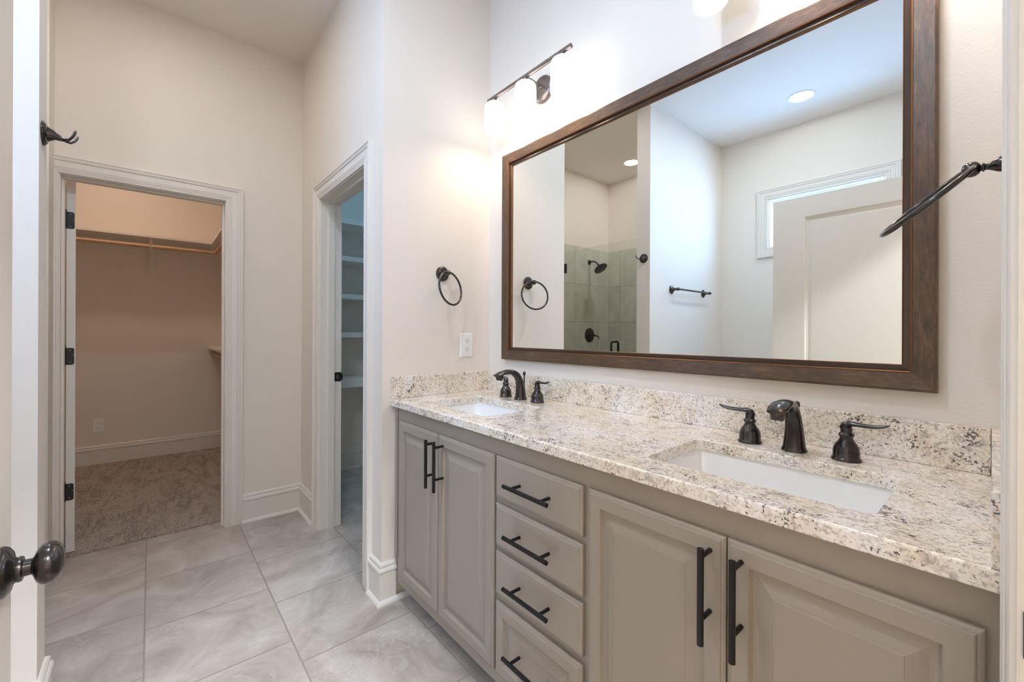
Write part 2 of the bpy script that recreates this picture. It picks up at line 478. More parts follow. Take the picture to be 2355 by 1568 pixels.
struct('wall_closet', mb, WALL, 'cream wall around the walk-in closet doorway', 'wall')
struct('wall_stub', MB().box(SX0, SX1, YB, SY, 0, CZ), WALL, 'narrow partition wall between shower and toilet nook, at left edge', 'wall')
WX0, WX1, WZ0, WZ1 = -1.435, -0.62, 2.003, 2.443
mb = MB().box(-3.335, WX0, YB - TH, YB, 0, CZ); mb.box(WX1, 3.2, YB - TH, YB, 0, CZ); mb.box(WX0, WX1, YB - TH, YB, 0, WZ0); mb.box(WX0, WX1, YB - TH, YB, WZ1, CZ)
struct('wall_back', mb, WALL, 'pale back wall with the high transom window, seen in mirror', 'wall')
EY0, EY1, EH = -0.20, 0.719, 2.045       # entry doorway
mb = MB().box(XR, XR + TH, YB, EY0 - 0.02, 0, CZ); mb.box(XR, XR + TH, EY1 + 0.02, YV, 0, CZ); mb.box(XR, XR + TH, EY0 - 0.02, EY1 + 0.02, EH + 0.02, CZ)
struct('wall_entry', mb, WALL, 'pale entry wall at right end of the vanity', 'wall')
struct('wall_shower_side', MB().box(XS - TH, XS, YB, -0.49, 0, CZ), WALL, 'shower side wall above the tile, seen in mirror', 'wall')
struct('wall_shower_wing', MB().box(XC, -3.005, -0.49, -0.376, 0, CZ), WALL, 'short wing wall carrying the shower door hinges', 'wall')
# shower tile panels
struct('wall_shower_tile_side', MB().box(XS, XS + 0.012, YB, -0.49, 0, 2.205), SHT_S, 'grey-green square tile on shower side wall behind shower head', 'tile wall')
struct('wall_shower_tile_back', MB().box(XS + 0.012, SX0, YB, YB + 0.012, 0, 2.205), SHT_B, 'grey-green square tile on shower back wall', 'tile wall')
# closet shell
CBX, CRY = -5.349, 0.747
struct('wall_closet_back', MB().box(CBX - 0.1, CBX, -1.4, CRY + 0.04, 0, CZ), WALL, 'warm shaded back wall inside the walk-in closet', 'wall')
struct('wall_closet_right', MB().box(CBX, XC - TH, CRY, YP, 0, CZ), WALL, 'right side wall inside the walk-in closet', 'wall')
struct('wall_closet_left', MB().box(CBX, -3.335, -1.4, -1.3, 0, CZ), WALL, 'left side wall inside the walk-in closet', 'wall')
struct('wall_closet_inner', MB().box(-3.355, -3.335, -1.3, -0.60, 0, CZ), WALL, 'inner front wall of walk-in closet behind its door', 'wall')
# linen closet shell
LX = -3.817
struct('wall_linen_side', MB().box(LX - 0.1, LX, PT - 0.12, 2.2, 0, CZ), WALL, 'dark inner side wall of linen closet behind the shelves', 'wall')
struct('wall_linen_back', MB().box(LX, -1.938, 2.1, 2.2, 0, CZ), WALL, 'rear wall of linen closet', 'wall')
struct('wall_linen_right', MB().box(-1.938, -1.90, YV + TH, 2.1, 0, CZ), WALL, 'right inner wall of linen closet', 'wall')
struct('wall_linen_front', MB().box(LX, -3.274, YP, PT, 0, CZ), WALL, 'inner front wall of linen closet', 'wall')
struct('floor_linen', MB().box(LX, -3.262, PT, 2.1, -0.06, 0.0), FLOORT, 'grey tile floor inside the linen closet', 'floor')
# bedroom the camera stands at the door of
struct('wall_bedroom', MB().box(3.1, 3.2, YB, YV, 0, CZ), WALL, 'far bedroom wall behind the camera', 'wall')

struct('floor_bedroom', MB().box(XR + 0.06, 3.2, -1.66, 1.5, -0.06, 0.0), wood('bedroom_floor_wood', 0, lin(104, 80, 62), lin(134, 106, 82)), 'brown wooden bedroom floor behind the camera', 'floor')  # unseen floor made dark to cut light bounced through the doorway

# ---- door casings and jambs
fc = lambda s, h, t: (XC + t, s, h)
mb = MB(); casing(mb, CY0 - 0.005, CY1 + 0.004, CH + 0.004, fc)
t1 = struct('trim_1', mb, TRIM, 'off-white fluted casing around the walk-in closet doorway', 'door casing')
mb = MB().box(XC - TH, XC, CY0 - 0.02, CY0, 0, CH); mb.box(XC - TH, XC, CY1, CY1 + 0.02, 0, CH); mb.box(XC - TH, XC, CY0 - 0.02, CY1 + 0.02, CH, CH + 0.02)
mb.box(XC - 0.075, XC - 0.04, CY0, CY0 + 0.011, 0, CH); mb.box(XC - 0.075, XC - 0.04, CY1 - 0.011, CY1, 0, CH); mb.box(XC - 0.075, XC - 0.04, CY0 + 0.011, CY1 - 0.011, CH - 0.011, CH)
mb.build('jamb', TRIM, t1)

fp = lambda s, h, t: (s, YP - t, h)
mb = MB(); casing(mb, PX0 - 0.005, PX1 + 0.005, PH + 0.004, fp)
t2 = struct('trim_2', mb, TRIM, 'off-white fluted casing around the linen closet doorway', 'door casing')
mb = MB().box(PX0 - 0.02, PX0, YP, PT, 0, PH); mb.box(PX1, PX1 + 0.02, YP, YP + TH, 0, PH); mb.box(PX0 - 0.02, PX1 + 0.02, YP, PT, PH, PH + 0.02)
mb.box(PX0, PX0 + 0.011, YP + 0.045, YP + 0.080, 0, PH); mb.box(PX1 - 0.011, PX1, YP + 0.045, YP + 0.080, 0, PH); mb.box(PX0 + 0.011, PX1 - 0.011, YP + 0.045, YP + 0.080, PH - 0.011, PH)
mb.build('jamb', TRIM, t2)
mb = MB().box(PX0, PX0 + 0.002, YP + 0.084, PT, 0.905, 0.962)
mb.box(PX0, PX0 + 0.004, PT - 0.004, PT + 0.008, 0.915, 0.952)
st = mb.build('strike_plate', BLACK, t2, bevel=0.001)
MB().box(PX0 + 0.002, PX0 + 0.0028, YP + 0.095, YP + 0.108, 0.922, 0.945).build('latch_hole', PEWTER, st)

fe = lambda s, h, t: (XR - t * 0.55, s, h)
mb = MB(); casing(mb, EY0 - 0.006, EY1 + 0.006, EH + 0.005, fe)
t3 = struct('trim_3', mb, TRIM, 'off-white casing and jamb of entry doorway at right edge', 'door casing')
mb = MB().box(XR, XR + TH, EY0 - 0.02, EY0, 0, EH); mb.box(XR, XR + TH, EY1, EY1 + 0.02, 0, EH); mb.box(XR, XR + TH, EY0 - 0.02, EY1 + 0.02, EH, EH + 0.02)
mb.box(XR + 0.04, XR + 0.075, EY1 - 0.011, EY1, 0, EH)
mb.build('jamb', TRIM, t3)
mb = MB().box(XR + 0.0045, XR + 0.036, EY1 - 0.002, EY1, 0.865, 0.915)
mb.build('strike_plate', BLACK, t3)

# ---- baseboards
def basebd(name, path, label, side=1, shoe=True, shoepath=None):
    mb = MB(); plan_sweep(mb, path, BASEP, side)
    if shoe: plan_sweep(mb, shoepath or path, SHOEP, side)
    return struct(name, mb, TRIM, label, 'baseboard')
basebd('baseboard_corner', [(XC, CY1 + 0.093), (XC, YP), (PX0 - 0.094, YP)], 'white moulded baseboard in corner between the two closet doorways', side=-1)
mb = MB(); plan_sweep(mb, [(PX1 + 0.094, YP), (XL, YP), (XL, 0.856)], BASEP, -1); plan_sweep(mb, [(PX1 + 0.094, YP), (XL, YP), (XL, 0.929)], SHOEP, -1)
struct('baseboard_vanity_side', mb, TRIM, 'white baseboard wrapping the wall end beside the vanity', 'baseboard')
basebd('baseboard_closet_back', [(CBX, -1.3), (CBX, CRY)], 'shaded white baseboard along the closet back wall', side=-1, shoe=False)
basebd('baseboard_closet_right', [(CBX + 0.02, CRY), (XC - TH, CRY)], 'baseboard along the right closet wall', side=-1, shoe=False)
basebd('baseboard_linen', [(LX, 2.1), (LX, PT)], 'shadowed baseboard inside the linen closet', side=1)
mb = MB(); plan_sweep(mb, [(SX0, -0.40), (SX0, SY), (SX1, SY), (SX1, YB)], BASEP, 1)
struct('baseboard_stub', mb, TRIM, 'white baseboard wrapping the narrow partition wall end', 'baseboard')
basebd('baseboard_back', [(SX1 + 0.02, YB), (XR, YB)], 'white baseboard along the back wall under the window', side=1, shoe=False)

# ---- window
fw = lambda s, h, t: (s, YB + t, h)
mb = MB(); casing(mb, WX0, WX1, WZ1, fw, closed=True, B=WZ0)
w1 = struct('window_1', mb, TRIM, 'high transom window with white fluted casing, behind the open door in mirror', 'window')
mb = MB().box(WX0, WX0 + 0.012, YB - TH, YB, WZ0, WZ1); mb.box(WX1 - 0.012, WX1, YB - TH, YB, WZ0, WZ1); mb.box(WX0 + 0.012, WX1 - 0.012, YB - TH, YB, WZ0, WZ0 + 0.012); mb.box(WX0 + 0.012, WX1 - 0.012, YB - TH, YB, WZ1 - 0.012, WZ1)
mb.build('window_jamb', TRIM, w1)
mb = MB()
a, bq, c, d = WX0 + 0.012, WX1 - 0.012, WZ0 + 0.012, WZ1 - 0.012
mb.box(a, a + 0.016, YB - 0.075, YB - 0.045, c, d); mb.box(bq - 0.016, bq, YB - 0.075, YB - 0.045, c, d); mb.box(a + 0.016, bq - 0.016, YB - 0.075, YB - 0.045, c, c + 0.016); mb.box(a + 0.016, bq - 0.016, YB - 0.075, YB - 0.045, d - 0.016, d)
mb.build('sash', WHITEPL, w1)
MB().box(a + 0.016, bq - 0.016, YB - 0.062, YB - 0.058, c + 0.016, d - 0.016).build('pane', WGLASS, w1)

# ------------------------------------------------------------------ panelled doors / fronts
def rings_front(mb, x0, x1, z0, z1, yf, prof, yback=None):
    """concentric rectangles facing -y: prof = [(inset, depth behind front)]"""
    rings = []
    for ins, dep in prof:
        rings.append([(x0 + ins, yf + dep, z0 + ins), (x1 - ins, yf + dep, z0 + ins), (x1 - ins, yf + dep, z1 - ins), (x0 + ins, yf + dep, z1 - ins)])
    mb.loft(rings)
    return mb
T_D = 0.0168
RAISED = [(0, T_D), (0, 0.0075), (0.0012, 0.0055), (0.004, 0.0038), (0.0075, 0.0030), (0.0088, 0.0008), (0.0105, 0.0), (0.0385, 0.0), (0.0400, 0.0012), (0.0408, 0.0030), (0.0425, 0.0070), (0.0445, 0.0105), (0.0500, 0.0108),
          (0.0540, 0.0100), (0.0640, 0.0062), (0.0740, 0.0036), (0.0790, 0.0026), (0.0798, 0.0018), (0.0830, 0.0016)]
SLABF = [(0, T_D), (0, 0.0075), (0.0012, 0.0055), (0.004, 0.0038), (0.0080, 0.0030), (0.0092, 0.0008), (0.0110, 0.0)]

# ------------------------------------------------------------------ vanity
YF = 0.858; YD = YF - T_D
van = thing('vanity_cabinet', 'long taupe double vanity with raised-panel doors and black bar pulls', 'vanity', (-0.91, 1.12, 0))
mb = MB()
ZB, ZT = 0.078, 0.881
cols = [(-1.822, -1.755), (-1.090, -1.058), (-0.719, -0.683), (-0.030, 0.005)]
# face frame: stiles, rails
for a, b_ in cols: mb.box(a, b_, YF, YF + 0.02, ZB, ZT)
for i in range(3):
    a, b_ = cols[i][1], cols[i + 1][0]
    mb.box(a, b_, YF, YF + 0.02, 0.812, ZT); mb.box(a, b_, YF, YF + 0.02, ZB, 0.135)
for z in (0.668, 0.512, 0.350): mb.box(cols[1][1], cols[2][0], YF, YF + 0.02, z, z + 0.036)
mb.build('face_frame', CAB, van)
mb = MB().box(-1.822, -1.804, YF + 0.02, YV - 0.001, ZB, ZT); mb.box(-0.013, 0.005, YF + 0.02, YV - 0.001, ZB, ZT); mb.box(-1.804, -0.013, YF + 0.02, YV - 0.001, ZB, ZB + 0.016); mb.box(-1.804, -0.013, YV - 0.012, YV - 0.001, ZB + 0.016, ZT)
mb.box(-1.083, -1.065, YF + 0.02, YV - 0.012, ZB + 0.016, ZT); mb.box(-0.71, -0.692, YF + 0.02, YV - 0.012, ZB + 0.016, ZT)
mb.build('carcass', CAB, van)
MB().box(-1.822, 0.005, 0.930, 0.946, 0.0, ZB).build('toe_kick', KICK, van)
MB().box(-1.822, -1.800, YF - 0.006, YF, 0.19, 0.879).build('scribe_strip', CAB, van, bevel=0.002)

def bar_pull(parent, p0, p1, posts, name='bar_pull'):
    mb = MB(); mb.tube([p0, p1], 0.0062, 16)
    for q in posts:
        mb.tube([(q[0], q[1], q[2]), (q[0], YD + 0.0005, q[2])], 0.0048, 12)
    return mb.build(name, BLACK, parent)
YH = 0.801
def vdoor(x0, x1, hx):
    d = rings_front(MB(), x0, x1, 0.126, 0.8205, YD, RAISED).build('door', CAB, van)
    bar_pull(d, (hx, YH, 0.619), (hx, YH, 0.803), [(hx, YH, 0.785), (hx, YH, 0.665)] if hx < -1 else [(hx, YH, 0.787), (hx, YH, 0.667)])
vdoor(-1.7630, -1.4305, -1.446)
vdoor(-1.4265, -1.0790, -1.385)
vdoor(-0.6915, -0.3540, -0.382)
vdoor(-0.3515, -0.0195, -0.324)
for z0, z1, pr in ((0.689, 0.8205, SLABF), (0.534, 0.669, SLABF), (0.380, 0.517, SLABF), (0.126, 0.357, RAISED)):
    d = rings_front(MB(), -1.0690, -0.7100, z0, z1, YD, pr).build('drawer', CAB, van)
    zz = (z0 + z1) / 2 + 0.001
    bar_pull(d, (-0.979, YH, zz), (-0.795, YH, zz), [(-0.948, YH, zz), (-0.826, YH, zz)])

# ------------------------------------------------------------------ countertop with two sink cut-outs
top = thing('countertop', 'cream speckled granite countertop with low granite backsplash', 'countertop', (-0.91, 1.1, 0.881))
ZC, ZU = 0.911, 0.881
SINKS = [(-1.660, -1.226), (-0.579, -0.146)]
SYF, SYB = 0.925, 1.205
mb = MB()
def loop3(pts, z): return [(x, y, z) for x, y in pts]
def eased(x0, x1, y0, y1, rc, sgn):
    """edge rings from underside to top for an outer (sgn +1) or hole (-1) outline"""
    e = 0.004; out = []
    for ins, z in ((0.0015, ZU), (0, ZU + 0.0015), (0, ZC - e), (e * 0.3, ZC - e * 0.3), (e, ZC)):
        i = ins * sgn
        out.append(loop3(rrect(x0 + i, x1 - i, y0 + i, y1 - i, (rc - i) if rc else 0), z))
    return out
X0C, X1C, Y0C, Y1C = XL + 0.0005, XR - 0.0005, 0.828, YV - 0.0005
outer = [eased(X0C, X1C, Y0C, Y1C, 0, 1)] + [eased(a, b_, SYF, SYB, 0.022, -1) for a, b_ in SINKS]
for rings in outer: mb.loft(rings, True, False, False)
for lvl in (0, -1):
    polys = [[Vector(p) for p in r[lvl]] for r in outer]
    flat = [p for q in polys for p in q]
    mb.add(flat, [tuple(t) for t in tessellate_polygon(polys)])
mb.build('slab', GRANITE, top, weld=True)
ZS = 1.0115
def splash(x0, x1, y0, y1, nm='backsplash'):
    return MB().box(x0, x1, y0, y1, ZC + 0.0004, ZS).build(nm, GRANITE, top, bevel=0.0015)
splash(X0C + 0.0145, -0.0250, YV - 0.0215, Y1C)
splash(X0C, X0C + 0.014, 0.8295, Y1C)
pr = [(-0.0148, 0.8295), (X1C, 0.8295), (X1C, Y1C), (-0.0246, Y1C)]
MB().loft([[(x, y, z) for x, y in pr] for z in (ZC + 0.0004, ZS)]).build('backsplash', GRANITE, top, bevel=0.0015)
# sinks
for i, (a, b_) in enumerate(SINKS):
    s = thing('sink', ('white rectangular undermount sink at the far left end of the vanity' if i == 0 else 'white rectangular undermount sink at the near right end of the vanity'), 'sink',
              ((a + b_) / 2, 1.065, 0.73), group='undermount sinks in the granite top')
    mb = MB(); rg = []
    g = 0.006
    for ins, z, rc in ((-0.028, ZU - 0.0005, 0.04), (-g, ZU - 0.0005, 0.03), (-g + 0.002, ZU - 0.012, 0.03), (0.004, ZU - 0.06, 0.035), (0.012, ZU - 0.105, 0.05), (0.03, ZU - 0.128, 0.06), (0.07, ZU - 0.138, 0.06), (0.115, ZU - 0.141, 0.02)):
        rg.append(loop3(rrect(a + ins, b_ - ins, SYF + ins, SYB - ins, rc), z))
    mb.loft(rg, True, False, True, False, True)
    rg2 = []
    for ins, z, rc in ((-0.028, ZU - 0.0005, 0.04), (-0.028, ZU - 0.014, 0.04), (-0.012, ZU - 0.02, 0.04), (-0.006, ZU - 0.11, 0.05), (0.03, ZU - 0.148, 0.06), (0.115, ZU - 0.155, 0.02)):
        rg2.append(loop3(rrect(a + ins, b_ - ins, SYF + ins, SYB - ins, rc), z))
    mb.loft(rg2, True, False, True, False, True)
    mb.build('basin', PORC, s)
    MB().lathe([(0.032, 0), (0.034, 0.002), (0.030, 0.004), (0.024, 0.003), (0.022, 0.006), (0.0, 0.008)], ((a + b_) / 2, 1.065, ZU - 0.141), (0, 0, 1)).build('drain', BRONZE, s)

# ------------------------------------------------------------------ faucets (built at origin on the countertop, x along wall, -y to the user)
fa = thing('faucet', 'dark bronze widespread faucet behind the far left sink', 'faucet', (-1.4435, 1.283, ZC + 0.0003), group='bronze faucets')
mb = MB()
mb.lathe([(0.0290, 0), (0.0295, 0.003), (0.0275, 0.006), (0.0265, 0.010)], seg=32)
path = [(0, 0, 0.006), (0, 0.000, 0.03), (0, -0.002, 0.06), (0, -0.010, 0.09), (0, -0.024, 0.111), (0, -0.046, 0.124), (0, -0.072, 0.1285), (0, -0.098, 0.127), (0, -0.122, 0.1215), (0, -0.140, 0.115)]
fl = [(0.0262, 0.0262), (0.0235, 0.0235), (0.0205, 0.0205), (0.0185, 0.0172), (0.0180, 0.0145), (0.0185, 0.0122), (0.0205, 0.0110), (0.0225, 0.0105), (0.0232, 0.0095), (0.0190, 0.0065)]
mb.tube(path, 1, 24, up=(1, 0, 0), flat=[(b_, a) for a, b_ in fl])
mb.lathe([(0.0165, 0), (0.0165, 0.010), (0.0150, 0.020), (0.0130, 0.024), (0.0110, 0.0245)], (0, -0.122, 0.118), (0, -0.12, -1), 24)
mb.build('spout', BRONZE, fa, world=False)
mb = MB(); mb.tube([(0, 0.022, 0.0), (0, 0.022, 0.108)], 0.0032, 10)
mb.lathe([(0.003, 0), (0.006, 0.004), (0.0068, 0.010), (0.0055, 0.017), (0.001, 0.020)], (0, 0.022, 0.106))
mb.build('lift_rod', BRONZE, fa, world=False)
BELL = [(0.0300, 0), (0.0305, 0.003), (0.0290, 0.006), (0.0270, 0.008), (0.0268, 0.022), (0.0255, 0.030), (0.0225, 0.037), (0.0175, 0.044), (0.0140, 0.050), (0.0128, 0.054), (0.0135, 0.0555), (0.0158, 0.0585), (0.0158, 0.0620), (0.0130, 0.0645), (0.0118, 0.066), (0.0116, 0.080)]
for sx in (-1, 1):
    hx = 0.108 * sx
    mb = MB().lathe(BELL, (hx, 0.002, 0), (0, 0, 1), 28)
    h = mb.build('handle', BRONZE, fa, world=False)
    hp = [(hx - 0.004 * sx, 0.002, 0.074), (hx - 0.001 * sx, 0.002, 0.084), (hx + 0.008 * sx, 0.001, 0.0885), (hx + 0.022 * sx, 0.000, 0.0880), (hx + 0.038 * sx, -0.002, 0.0875), (hx + 0.056 * sx, -0.004, 0.0885), (hx + 0.072 * sx, -0.006, 0.0925), (hx + 0.080 * sx, -0.007, 0.0965)]
    ff = [(0.0112, 0.0112), (0.0108, 0.0095), (0.0100, 0.0070), (0.0088, 0.0050), (0.0098, 0.0048), (0.0108, 0.0045), (0.0090, 0.0036), (0.0035, 0.0015)]
    MB().tube(hp, 1, 16, up=(0, 1, 0), flat=[(b_, a) for a, b_ in ff]).build('lever', BRONZE, h, world=False)
dup(fa, (-0.3625, 1.275, ZC + 0.0003), 'dark bronze widespread faucet behind the near right sink')

# ------------------------------------------------------------------ framed mirror
mi = thing('wall_mirror', 'large wall mirror in distressed bronze-brown wooden frame', 'mirror', (-0.898, YV, 1.079))
MX0, MX1, MZ0, MZ1 = -1.689, -0.1065, 1.079, 2.116
def frame_strip(prof, side):
    """prof: (inset from outer edge, proud of wall); mitred single side"""
    rings = []
    def P(o, t, end):
        if side == 'b': return ((MX0 + o) if end == 0 else (MX1 - o), YV - t, MZ0 + o)
        if side == 't': return ((MX0 + o) if end == 0 else (MX1 - o), YV - t, MZ1 - o)
        if side == 'l': return (MX0 + o, YV - t, (MZ0 + o) if end == 0 else (MZ1 - o))
        return (MX1 - o, YV - t, (MZ0 + o) if end == 0 else (MZ1 - o))
    for end in (0, 1): rings.append([P(o, t, end) for o, t in prof])
    return rings
OUT = [(0, 0.0005), (0, 0.024), (0.0015, 0.0262), (0.006, 0.0272), (0.0425, 0.0215), (0.0432, 0.0205), (0.0432, 0.0005)]
GIL = [(0.0432, 0.004), (0.0432, 0.0210), (0.0444, 0.0220), (0.0456, 0.0216), (0.0462, 0.0224), (0.0470, 0.0214), (0.0472, 0.0200), (0.0472, 0.004)]
INN = [(0.0472, 0.004), (0.0472, 0.0125), (0.0560, 0.0135), (0.0590, 0.0140), (0.0605, 0.0115), (0.0605, 0.004)]
GI2 = [(0.0605, 0.006), (0.0605, 0.0118), (0.0616, 0.0124), (0.0624, 0.0115), (0.0624, 0.006)]
for sd, nm in (('b', 'frame'), ('t', 'frame'), ('l', 'frame'), ('r', 'frame')):
    f_ = MB().loft(frame_strip(OUT, sd)).build('frame_rail', FR_H if sd in 'bt' else FR_V, mi)
    MB().loft(frame_strip(INN, sd)).build('inner_lip', LIP, f_)
    MB().loft(frame_strip(GIL, sd)).loft(frame_strip(GI2, sd)).build('gilt_bead', GILT, f_)
MB().box(MX0 + 0.05, MX1 - 0.05, YV - 0.0065, YV - 0.0005, MZ0 + 0.05, MZ1 - 0.05).build('mirror_glass', MIRROR, mi)

# ------------------------------------------------------------------ vanity lights
LY, LZ = 1.275, 2.362
vl = thing('vanity_light', 'three-shade bar vanity light over the left half of mirror', 'wall light', (-1.41, YV - 0.0005, 2.345), group='vanity lights above the mirror')
mb = MB().lathe([(0.0600, 0), (0.0610, 0.004), (0.0600, 0.015), (0.0560, 0.019), (0.0300, 0.021), (0.0, 0.0215)], (0, 0, 0), (0, -1, 0), 40)
mb.build('backplate', PEWTER, vl, world=False)
mb = MB().tube([(0, -0.018, 0.006), (0, -0.06, 0.012), (0, LY - YV + 0.002, 0.017)], 0.0065, 14); mb.lathe([(0.011, 0), (0.011, 0.006), (0.008, 0.010)], (0, -0.0205, 0.006), (0, -1, 0), 20)
mb.build('arm', PEWTER, vl, world=False)
mb = MB().tube([(-0.272, LY - YV, 0.017), (0.272, LY - YV, 0.017)], 0.0095, 18)
mb.build('bar', PEWTER, vl, world=False)
SHP0 = [(0.0, -0.002), (0.020, -0.003), (0.036, -0.008), (0.0445, -0.017), (0.0480, -0.030), (0.0485, -0.060), (0.0485, -0.178), (0.0478, -0.1795), (0.0465, -0.178), (0.0465, -0.055), (0.042, -0.022), (0.0, -0.012)]
SHP = [(r, -0.016 + (h + 0.002) * 0.80) for r, h in SHP0]
for dx in (-0.225, 0, 0.225):
    sh = MB().lathe(SHP, (dx, LY - YV, 0.006), (0, 0, 1), 36).build('shade', SHADE, vl, world=False)
    MB().lathe([(0.0, -0.1490), (0.030, -0.1480), (0.0440, -0.1455), (0.0445, -0.1430), (0.0, -0.1425)], (dx, LY - YV, 0.006), (0, 0, 1), 24).build('bulb', BULBL, sh, world=False)
    MB().lathe([(0.019, -0.0150), (0.019, -0.006), (0.012, -0.003), (0.010, 0.012)], (dx, LY - YV, 0.004), (0, 0, 1), 20).build('shade_cap', PEWTER, sh, world=False)
v2 = dup(vl, (-0.360, YV - 0.0005, 2.352), 'three-shade bar vanity light at top right, its first shade dim')
first = next(o for o in v2.children if o.name.startswith('shade'))     # weak even glow set on this shade and its bulb
for o in [first] + [c for c in first.children if c.name.startswith('bulb')]:
    o.data = o.data.copy(); o.data.materials[0] = DIMSHADE

# ------------------------------------------------------------------ towel rings, hook, towel bar
ROS = [(0.0360, 0), (0.0365, 0.003), (0.0350, 0.0055), (0.0310, 0.0065), (0.0312, 0.0085), (0.0285, 0.0100), (0.0225, 0.0108), (0.0200, 0.0116)]
POST = [(0.0160, 0.0105), (0.0142, 0.0130), (0.0136, 0.0170), (0.0116, 0.0220), (0.0086, 0.0265), (0.0062, 0.0310), (0.0056, 0.0345), (0.0062, 0.0355), (0.0080, 0.0362), (0.0080, 0.0385), (0.0062, 0.0392), (0.0060, 0.0405),
        (0.0100, 0.0425), (0.0132, 0.0470), (0.0140, 0.0525), (0.0128, 0.0585), (0.0090, 0.0635), (0.001, 0.0655)]
def towel_ring(loc, sx, label, eye, axis, normal):
    """axis: direction from the eye to the far side of the ring, normal: normal of the ring plane"""
    t = thing('towel_ring', label, 'towel ring', loc, group='bronze towel rings')
    MB().lathe(ROS, (0, 0, 0), (sx, 0, 0), 32).build('rosette', BRONZE, t, world=False)
    MB().lathe(POST, (0, 0, 0), (sx, 0, 0), 24).build('post', BRONZE, t, world=False)
    a = Vector(axis).normalized(); n = Vector(normal); n = (n - a * n.dot(a)).normalized(); b_ = n.cross(a)
    Rg = 0.0815
    c = Vector(eye) + a * Rg
    MB().tube([c + a * (Rg * math.cos(2 * math.pi * k / 72)) + b_ * (Rg * math.sin(2 * math.pi * k / 72)) for k in range(72)], 0.0052, 14, closed=True).build('ring', BRONZE, t, world=False)
    return t
towel_ring((XL, 1.098, 1.504), 1, 'bronze towel ring on the short wall left of the mirror', (0.053, 0.0, 0.004), (0.16, 0.09, -1), (0.922, 0.309, 0.242))
towel_ring((XR, 1.147, 1.517), -1, 'bronze towel ring seen edge-on at right, in front of mirror frame', (-0.0500, 0.0, 0.004), (-0.785, 0.065, -0.616), (-0.60, -0.27, 0.74))

hk = thing('robe_hook', 'small bronze double robe hook on partition wall end at left', 'hook', (-1.915, SY, 1.8175))
MB().lathe([(r, h) for r, h in ROS[:-1]] + [(0.0135, 0.025)], (0, 0, 0), (0, 1, 0), 32).build('backplate', BRONZE, hk, world=False)
mb = MB()
mb.tube([(0, 0.018, 0), (0, 0.028, -0.003), (0, 0.040, -0.006), (0, 0.050, -0.007)], [0.017, 0.011, 0.0075, 0.0065], 16)
for sx in (-1, 1):
    mb.tube([(0, 0.040, -0.006), (0.006 * sx, 0.050, -0.0095), (0.015 * sx, 0.058, -0.0090), (0.021 * sx, 0.065, -0.0015), (0.0245 * sx, 0.070, 0.0085), (0.0255 * sx, 0.0725, 0.0165), (0.0255 * sx, 0.0735, 0.0195)], [0.0052, 0.0042, 0.0035, 0.0035, 0.0038, 0.0034, 0.0015], 12)
mb.build('hook_arm', BRONZE, hk, world=False)

tb = thing('towel_bar', 'straight bronze towel bar on partition wall, seen in mirror', 'towel bar', (SX1, -0.87, 1.585))
for y in (-0.285, 0.285):
    p_ = MB().lathe(ROS + [(0.0105, 0.032), (0.0090, 0.042), (0.0115, 0.045), (0.0090, 0.048), (0.0140, 0.056), (0.0140, 0.066), (0.008, 0.073), (0.001, 0.074)], (0, y, 0), (1, 0, 0), 28).build('post', BRONZE, tb, world=False)
mb = MB().tube([(0.061, -0.315, 0), (0.061, 0.315, 0)], 0.0085, 16)
mb.build('bar', BRONZE, tb, world=False)

# ------------------------------------------------------------------ outlets
def outlet(loc, label):
    o = thing('wall_outlet', label, 'outlet', loc, group='white duplex outlets')
    mb = MB(); rg = []
    for ins, t in ((0, 0), (0, 0.003), (0.0015, 0.005), (0.004, 0.006)):
        rg.append([(t, x, z) for x, z in rrect(-0.0385 + ins, 0.0385 - ins, -0.0605 + ins, 0.0605 - ins, 0.004)])
    mb.loft(rg); mb.build('cover_plate', WHITEPL, o, world=False)
    for zc in (0.0215, -0.0215):
        rg = [[(t, x, z) for x, z in rrect(-0.017, 0.017, zc - 0.0150, zc + 0.0150, 0.011)] for t in (0.005, 0.0075)]
        r_ = MB().loft(rg).build('receptacle', WHITEPL, o, world=False)
        mb = MB().box(0.0074, 0.0079, -0.0075, -0.0055, zc + 0.000, zc + 0.008); mb.box(0.0074, 0.0079, 0.0055, 0.0075, zc - 0.001, zc + 0.008)
        mb.lathe([(0.0024, 0), (0.0024, 0.0005)], (0.0074, 0, zc - 0.0075), (1, 0, 0), 10)
        mb.build('slots', SLOT, r_, world=False)
    MB().lathe([(0.0035, 0), (0.003, 0.001)], (0.006, 0, 0), (1, 0, 0), 12).build('screw', WHITEPL, o, world=False)
    return o
outlet((XL + 0.0003, 1.243, 1.149), 'white duplex outlet on the short wall above the countertop')
outlet((CBX + 0.0003, -0.359, 0.359), 'white duplex outlet low on the shaded closet back wall')

# ------------------------------------------------------------------ shower
GY = -0.430
sd = thing('shower_door', 'clear frameless glass shower door with black hinge and pull, in mirror', 'shower door', (-2.55, GY, 0.0))
MB().box(-2.990, -2.213, GY - 0.005, GY + 0.005, 0.012, 2.035).build('glass_pane', GLASS, sd)
for z in (1.868, 0.25):
    MB().box(-3.0045, -2.918, GY - 0.014, GY + 0.014, z - 0.047, z + 0.047).build('hinge', BLACK, sd, bevel=0.002)
mb = MB(); hz0, hz1 = 0.915, 1.135
pth = []
for i in range(9):
    a = math.pi / 2 * i / 8; pth.append((-2.322, GY + 0.030 + 0.022 * math.sin(a), hz1 - 0.022 + 0.022 * math.cos(a)))
pth2 = []
for i in range(9):
    a = math.pi / 2 * i / 8; pth2.append((-2.322, GY + 0.030 + 0.022 * math.cos(a), hz0 + 0.022 - 0.022 * math.sin(a)))
full = [(-2.322, GY + 0.005, hz1)] + pth + pth2 + [(-2.322, GY + 0.005, hz0)]
mb.tube(full, 0.0095, 14)
